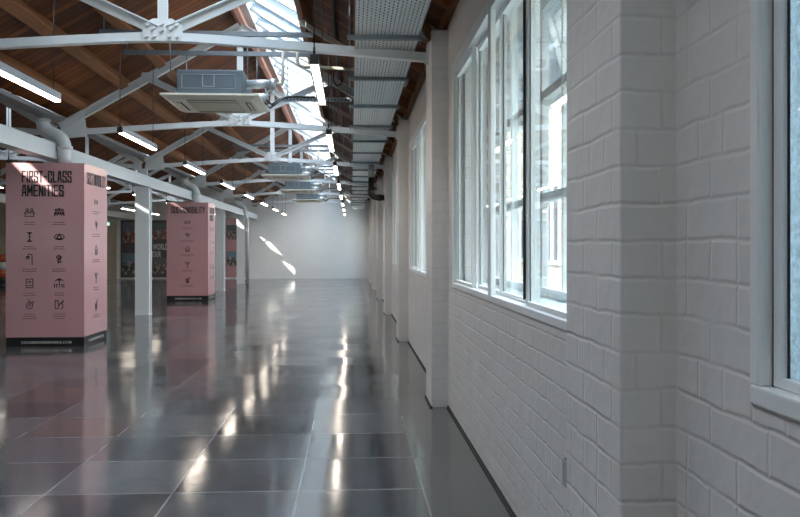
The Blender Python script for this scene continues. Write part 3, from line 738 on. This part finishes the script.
# ------------------------------------------------------------------ hanging lights
def make_light(X, xk, L=1.5):
    r = thing('linear_light', 'x', 'ceiling light')
    MB().box(-0.026, 0.026, 0.0, L, 0.012, 0.072).build('housing', M['lamp_body'], r, 0.003)
    MB().box(-0.024, 0.024, 0.012, L - 0.012, 0.0, 0.012).build('diffuser', M['lamp'], r)
    MB().box(-0.027, 0.027, -0.04, 0.0, 0.0, 0.060).build('end_cap', M['blackplastic'], r, 0.003)
    zt = deck(X, xk) - EYE - LH - (0.165 if abs(X + 2.41) < 0.1 else 0.012)
    for yy in (-0.02, L - 0.10):
        MB().tube([(0, yy, 0.058), (0, yy, zt)], 0.004, 6).build('suspension_wire', M['blackplastic'], r)
    MB().tube([(0, -0.02, 0.060), (0, -0.02, 0.11)], 0.009, 8).build('wire_grip', M['blackplastic'], r)
    return r
LH = 1.2
for row, X, xk, txt, grp in (('tray', -0.243, XK, '%s hanging linear light of the row between skylight and cable tray', 'hanging lights beside the cable tray'),
                             ('slope', -2.41, XK, '%s hanging linear light of the row under the left timber roof slope', 'hanging lights under the left roof slope'),
                             ('inner', -4.9, XK2, '%s hanging linear light of the inner row in the side bay beyond the columns', 'hanging lights in the side bay'),
                             ('outer', -7.0, XK2, '%s hanging linear light of the outer row in the side bay beyond the columns', 'hanging lights in the side bay')):
    l0 = None
    for i in range(2 if row in ('inner', 'outer') else 0, 8):
        o = make_light(X, xk) if l0 is None else copy_tree(l0)
        l0 = l0 or o
        o.location = (X, 5.36 + 3.32 * i, EYE + LH)
        o['label'] = txt % (ORD[i] + ('' if i == 0 else ' nearest') if row in ('tray', 'slope') else ('' if i == 7 else ORD[7 - i] + ' ') + 'farthest'); o['group'] = grp

# ------------------------------------------------------------------ air conditioners
def make_ac():
    r = thing('air_conditioner', 'x', 'air conditioner')
    MB().box(-0.33, 0.315, -0.40, 0.36, 0.03, 0.275).build('casing', M['ac_body'], r, 0.01)
    ins = MB()
    for (a, b, c, d_) in ((-0.28, 0.24, 0.09, 0.094), (-0.28, 0.24, 0.225, 0.229), (-0.28, -0.276, 0.09, 0.229), (0.236, 0.24, 0.09, 0.229), (-0.08, -0.074, 0.11, 0.225), (0.03, 0.036, 0.11, 0.225), (-0.08, 0.036, 0.108, 0.113)):
        ins.box(a, b, -0.405, -0.40, c, d_)
    ins.build('pressed_rib', M['galv'], r)
    # ceiling panel with a sloping rim
    p = MB()
    h = 0.475; g = 0.40
    lo = [(-g, -g, -0.018), (g, -g, -0.018), (g, g, -0.018), (-g, g, -0.018)]; hi = [(-h, -h, 0.03), (h, -h, 0.03), (h, h, 0.03), (-h, h, 0.03)]
    mid = [(-h, -h, 0.012), (h, -h, 0.012), (h, h, 0.012), (-h, h, 0.012)]
    V_ = [[p.bm.verts.new(q) for q in ring] for ring in (lo, mid, hi)]
    p.bm.faces.new(V_[0]); p.bm.faces.new(V_[2])
    for a, b in ((0, 1), (1, 2)):
        for k in range(4): p.bm.faces.new((V_[a][k], V_[a][(k + 1) % 4], V_[b][(k + 1) % 4], V_[b][k]))
    pn = p.build('fascia', M['ac_panel'], r)
    MB().box(-0.25, 0.25, -0.25, 0.25, -0.024, -0.018).build('intake_grille', M['ac_grille'], pn)
    s = MB()
    for k in range(9): s.box(-0.24, 0.24, -0.225 + k * 0.054, -0.205 + k * 0.054, -0.029, -0.024)
    s.build('grille_slat', M['ac_panel'], pn)
    for k in range(4):
        a = MB().box(-0.24, 0.24, -0.365, -0.315, -0.022, -0.018).build('air_slot', M['ac_dark'], pn)
        a.rotation_euler = (0, 0, k * PI / 2)
        fl = MB().box(-0.235, 0.235, -0.356, -0.335, -0.028, -0.022).build('louvre', M['ac_panel'], a)
    # drain pipe stub and pipework at the side
    MB().tube([(0.33, -0.22, 0.17), (0.58, -0.22, 0.175)], 0.045, 12).tube([(0.56, -0.22, 0.175), (0.62, -0.22, 0.175)], 0.055, 12).build('pipe_stub', M['galv'], r)
    MB().tube([(0.33, 0.05, 0.08), (0.52, 0.05, 0.085)], 0.05, 12).build('pipe_stub', M['galv'], r)
    MB().tube([(0.62, -0.22, 0.175), (0.68, -0.22, 0.175), (0.69, -0.22, 0.21), (0.69, -0.22, 0.62)], 0.016, 8).build('drain_pipe', M['pipe_beige'], r)
    MB().tube([(0.48, 0.05, 0.20), (0.50, 0.02, 0.06), (0.56, 0.0, 0.01), (0.62, 0.02, 0.06), (0.72, 0.05, 0.10), (1.0, 0.08, 0.10)], 0.014, 8).tube([(0.48, 0.05, 0.2), (0.49, 0.04, 0.02), (0.54, 0.0, -0.03), (0.68, 0.0, 0.08)], 0.009, 8).build('cable', M['blackplastic'], r)
    # hanging rods to two channels
    for yy in (-0.42, 0.40):
        MB().box(-1.06, 1.0, yy - 0.02, yy + 0.02, 0.60, 0.645).build('support_channel', M['strut'], r)
        for xx in (-0.39, 0.36): MB().tube([(xx, yy * 0.9, 0.2), (xx, yy, 0.60)], 0.005, 6).build('hanging_rod', M['strut'], r)
        for xx in (-1.02, 0.93):
            MB().tube([(xx, yy, 0.645), (xx, yy, deck(xx + XK + 0.02) - EYE - 1.475 - 0.185)], 0.006, 6).build('hanging_rod', M['strut'], r)
    return r
ac0 = make_ac()
for i, (dd, lb) in enumerate(((8.49, 'nearest ceiling cassette air conditioner, its louvred fascia hanging behind the first truss'), (17.25, 'second nearest ceiling cassette air conditioner, hanging in front of the fourth truss'),
                              (21.5, 'third nearest ceiling cassette air conditioner, hanging in front of the fifth truss'), (25.8, 'farthest ceiling cassette air conditioner, hanging in front of the sixth truss'))):
    o = ac0 if i == 0 else copy_tree(ac0)
    o.location = (XK + 0.02, dd, EYE + 1.475); o['label'] = lb; o['group'] = 'air conditioners along the ridge'

# ------------------------------------------------------------------ cable tray and its brackets
TZ = EYE + 1.5
tr = thing('cable_tray', 'wide perforated galvanised cable tray running the length of the hall above the windows', 'cable tray', (0, 0, TZ))
MB().quad((0.030, YNEAR, 0), (0.475, YNEAR, 0), (0.475, 31.2, 0), (0.030, 31.2, 0)).build('tray_bed', M['tray'], tr)
MB().box(0.025, 0.031, YNEAR, 31.2, -0.002, 0.06).box(0.474, 0.48, YNEAR, 31.2, -0.002, 0.06).build('tray_side', M['galv'], tr)
for k in range(14):  # cables packed side by side to stop sun passing the tray holes
    x = 0.052 + 0.031 * k; e = 0.002 * (k % 3)
    MB().tube([(x, YNEAR, 0.018 + e), (x, 8, 0.018 + e), (x, 16, 0.018 + e), (x, 23, 0.018 + e), (x, 31.2, 0.018 + e)], 0.0163, 6).build('cable', M['blackplastic'], tr)
for i in range(17):
    y0 = 5.75 + 1.4 * i
    if y0 > 30.9: break
    r = thing('tray_bracket', '%s steel channel bracket under the cable tray' % (['nearest', 'second', 'third', 'fourth', 'fifth', 'sixth', 'seventh', 'eighth', 'ninth', 'tenth', 'eleventh', 'twelfth', 'thirteenth', 'fourteenth', 'fifteenth', 'sixteenth', 'seventeenth'][i] + ('' if i == 0 else ' nearest')), 'bracket', (0, y0, TZ), 'channel brackets under the cable tray')
    MB().box(-0.03, 0.50, -0.021, 0.021, -0.032, -0.003).build('channel', M['strut'], r)
    for xx in (-0.015, 0.485): MB().tube([(xx, 0, -0.06), (xx, 0, deck(xx) - TZ - 0.01)], 0.005, 6).build('hanging_rod', M['strut'], r)
# conduit along the right slope, perforated strut and beige pipe
r = thing('conduit', 'dark cable conduit running lengthwise under the right roof boards', 'conduit', (0, 0, 0))
MB().tube([(-0.17, YNEAR, deck(-0.17) - 0.02), (-0.17, 12, deck(-0.17) - 0.03), (-0.17, YFAR, deck(-0.17) - 0.02)], 0.014, 8).build('pipe', M['blackplastic'], r)
MB().tube([(-0.17 + 0.06 * math.cos(t), 10.3, deck(-0.17) - 0.14 + 0.10 * math.sin(t)) for t in [2 * PI * k / 16 for k in range(17)]], 0.008, 6, False).build('cable_loop', M['blackplastic'], r)
r = thing('perforated_strut', 'dark perforated metal strut spanning from skylight edge to cable tray', 'strut', (0, 9.6, EYE + 1.74))
s = MB(); s.box(-0.82, 0.0, -0.02, 0.02, -0.022, 0.022); s.build('channel', M['strut'], r)
s = MB()
for k in range(20): s.box(-0.80 + k * 0.04, -0.78 + k * 0.04, -0.022, -0.02, -0.008, 0.008)
s.build('slot', M['gasket'], r)
for xx in (-0.75, -0.05): MB().tube([(xx, 0, 0.02), (xx, 0, deck(xx) - EYE - 1.74 - 0.01)], 0.005, 6).build('hanging_rod', M['strut'], r)
tag(MB().tube([(-0.55, 8.35, EYE + 2.08), (-0.55, 8.35, EYE + 1.90), (-0.53, 8.35, EYE + 1.86), (-0.48, 8.35, EYE + 1.845), (0.0, 8.35, EYE + 1.83), (0.42, 8.35, EYE + 1.80)], 0.017, 10).build('waste_pipe', M['pipe_beige']), 'beige pipe dropping below the skylight then running right towards the cable tray', 'pipe')
# tie end braces from pier heads to the roof
for i, ty in enumerate(TY):
    o = MB().bar((0.40, ty - 0.14, deck(0.40) - 0.06), (0.60, ty - 0.14, EYE + 1.55), 0.05, 0.06).build('pier_brace', M['timber'])
    tag(o, 'short timber brace between pier head and roof beside the %s truss' % ORD[i], 'brace', 'braces on the pier heads')
# black elbow duct
r = thing('elbow_duct', 'black elbowed duct dropping from the cable tray and turning into the wall', 'duct', (0.35, 14.57, EYE + 0.9))
MB().tube([(0, 0, 0.36), (0, 0, 0.10), (0.015, 0, 0.045), (0.05, 0, 0.012), (0.10, 0, 0.0), (0.232, 0, 0.0)], 0.052, 14).build('pipe', M['blackplastic'], r)
MB().tube([(0, 0, 0.12), (0, 0, 0.17)], 0.062, 14).build('collar', M['blackplastic'], r)
MB().tube([(0.12, 0, 0), (0.17, 0, 0)], 0.062, 14).build('collar', M['blackplastic'], r)
MB().tube([(0, 0, 0.36), (0, 0, 0.585)], 0.058, 14).build('upper_duct', M['galv'], r)

# ------------------------------------------------------------------ socket, bollard
r = thing('wall_socket', 'grey metal wall socket low on the brick wall behind the nearest pier', 'socket', (XW, 2.538, 0.40))
MB().box(-0.022, 0.0, -0.075, 0.075, 0.0, 0.09).build('back_box', M['strut'], r, 0.004)
MB().box(-0.027, -0.022, -0.07, 0.07, 0.004, 0.086).build('face_plate', M['galv'], r)
r = thing('barrier_post', 'orange and white banded post at the far left edge, past the nearer pink pillar', 'barrier post', (-10.68, 25.6, 0))
for z0, z1, m in ((0.12, 0.28, 'blackplastic'), (0.28, 0.50, 'orange'), (0.50, 0.74, 'white'), (0.74, 0.97, 'orange')):
    MB().tube([(0, 0, z0), (0, 0, z1)], 0.12, 16).build('band', M[m], r)
MB().tube([(0, 0, 0), (0, 0, 0.06), (0, 0, 0.12)], [0.2, 0.18, 0.12], 16).build('foot', M['blackplastic'], r)

# ------------------------------------------------------------------ printed boards on the far wall
def board(x0, x1, z1, mat, label, name):
    r = thing(name, label, 'display board', (x0, YFAR, 0))
    MB().box(0, x1 - x0, -0.035, -0.004, 0.06, z1).build('panel', mat, r)
    return r
def pic(r, x0, x1, z0, z1, mat):
    MB().box(x0, x1, -0.040, -0.0352, z0, z1).build('photo_print', mat, r)
b = board(-8.68, -5.02, 2.22, M['mural'], 'charcoal photo board with white lettering on the far wall, behind the bare column', 'photo_board')
pic(b, 0.08, 0.72, 1.36, 2.14, M['photo_a']); pic(b, 0.06, 0.72, 0.16, 0.98, M['photo_b'])
pic(b, 1.16, 2.02, 1.50, 2.12, M['photo_c']); pic(b, 1.16, 2.02, 0.20, 0.80, M['photo_d']); pic(b, 2.15, 3.6, 1.3, 2.1, M['photo_a']); pic(b, 2.15, 3.6, 0.2, 1.1, M['photo_c'])
text_mesh('WORLD', 1.20, 1.74, 1.10, 1.33, (0, -0.035, 0), (1, 0, 0), (0, 0, 1), (0, -1, 0), M['whiteprint'], 'lettering', b, 0.03, 0.004)
text_mesh('YOUR', 1.08, 1.50, 0.82, 1.05, (0, -0.035, 0), (1, 0, 0), (0, 0, 1), (0, -1, 0), M['whiteprint'], 'lettering', b, 0.03, 0.004)
b = board(-4.95, -4.02, 2.3, M['pink'], 'pink photo board on the far wall beyond the farther pink pillar', 'photo_board')
pic(b, 0.20, 0.60, 1.50, 2.05, M['photo_d']); pic(b, 0.20, 0.60, 0.50, 1.05, M['photo_b']); pic(b, 0.66, 0.9, 1.5, 2.05, M['photo_c']); pic(b, 0.66, 0.9, 0.3, 1.3, M['photo_d'])

# ------------------------------------------------------------------ outside
struct(MB().box(XW + 0.34, 40, -40, 90, -0.3, -0.15).box(-40, XW + 0.34, -40, YNEAR - 0.3, -0.3, -0.15).build('ground', M['asphalt']))
bd = thing('building', 'pale brick building across the yard, seen through the windows', 'building', (5.2, 0, -0.15))
fc = MB().box(0, 8, -20, 85, 0, 5.2).build('facade', M['facade'], bd)
for i in range(24):
    for zf in (1.0,):
        w = MB().box(-0.02, 0.05, -16 + i * 4, -14.4 + i * 4, zf, zf + 1.9).build('window', M['winglass'], fc)
        MB().box(-0.06, -0.02, -16 + i * 4, -15.92 + i * 4, zf, zf + 1.9).box(-0.06, -0.02, -15.24 + i * 4, -15.16 + i * 4, zf, zf + 1.9).box(-0.06, -0.02, -14.48 + i * 4, -14.4 + i * 4, zf, zf + 1.9).box(-0.08, -0.02, -16.1 + i * 4, -14.3 + i * 4, zf - 0.1, zf).build('window_frame', M['frame'], w)

# ------------------------------------------------------------------ sky, sun
W = bpy.data.worlds.new('World'); S.world = W; W.use_nodes = True
nt = W.node_tree; nt.nodes.clear()
out = N(nt, 'ShaderNodeOutputWorld'); bg = N(nt, 'ShaderNodeBackground')
tc = N(nt, 'ShaderNodeTexCoord')
cl = noise(nt, tc.outputs['Generated'], 3.2, 6, 0.6)
rp = N(nt, 'ShaderNodeMapRange'); rp.inputs[1].default_value = 0.37; rp.inputs[2].default_value = 0.56
nt.links.new(cl, rp.inputs[0])
sky = mixc(nt, rp.outputs[0], (0.42, 0.66, 0.92), (0.95, 0.97, 1.0))
nt.links.new(sky, bg.inputs[0])
sz = N(nt, 'ShaderNodeSeparateXYZ'); nt.links.new(tc.outputs['Generated'], sz.inputs[0])
el = N(nt, 'ShaderNodeMapRange', interpolation_type='SMOOTHSTEP'); nt.links.new(sz.outputs[2], el.inputs[0])       # brighter cloud overhead than at the horizon
el.inputs[1].default_value = 0.28; el.inputs[2].default_value = 0.75; el.inputs[3].default_value = 0.42; el.inputs[4].default_value = 7.0
nt.links.new(el.outputs[0], bg.inputs[1])
nt.links.new(bg.outputs[0], out.inputs[0])
sd = bpy.data.lights.new('sun', 'SUN'); sd.energy = 9.0; sd.angle = math.radians(0.53); sd.color = (1.0, 0.93, 0.82)
so = bpy.data.objects.new('sun', sd); COL.objects.link(so)
sdir = Vector((1, 2.5, -1.1)).normalized()
so.rotation_euler = sdir.to_track_quat('-Z', 'Y').to_euler(); so.location = (-10, -20, 20)

# ------------------------------------------------------------------ camera
F = 815.0
yaw = math.atan(48.5 / F)
cd = bpy.data.cameras.new('camera'); cam = bpy.data.objects.new('camera', cd); COL.objects.link(cam)
cam.location = (0, 0, EYE); cam.rotation_euler = (PI / 2, 0, -yaw)
cd.sensor_fit = 'HORIZONTAL'; cd.sensor_width = 36; cd.lens = F * 36 / 800
cd.shift_y = -10.5 / 800; cd.clip_start = 0.05; cd.clip_end = 300
S.camera = cam
S.view_settings.view_transform = 'Standard'; S.view_settings.look = 'None'
S.view_settings.gamma = 1; S.view_settings.use_curve_mapping = False
S.view_settings.exposure = 1.3
S.cycles.max_bounces = 12; S.cycles.diffuse_bounces = 6; S.cycles.glossy_bounces = 5; S.cycles.transparent_max_bounces = 24
S.cycles.sample_clamp_indirect = 8
S.cycles.caustics_reflective = False; S.cycles.caustics_refractive = False
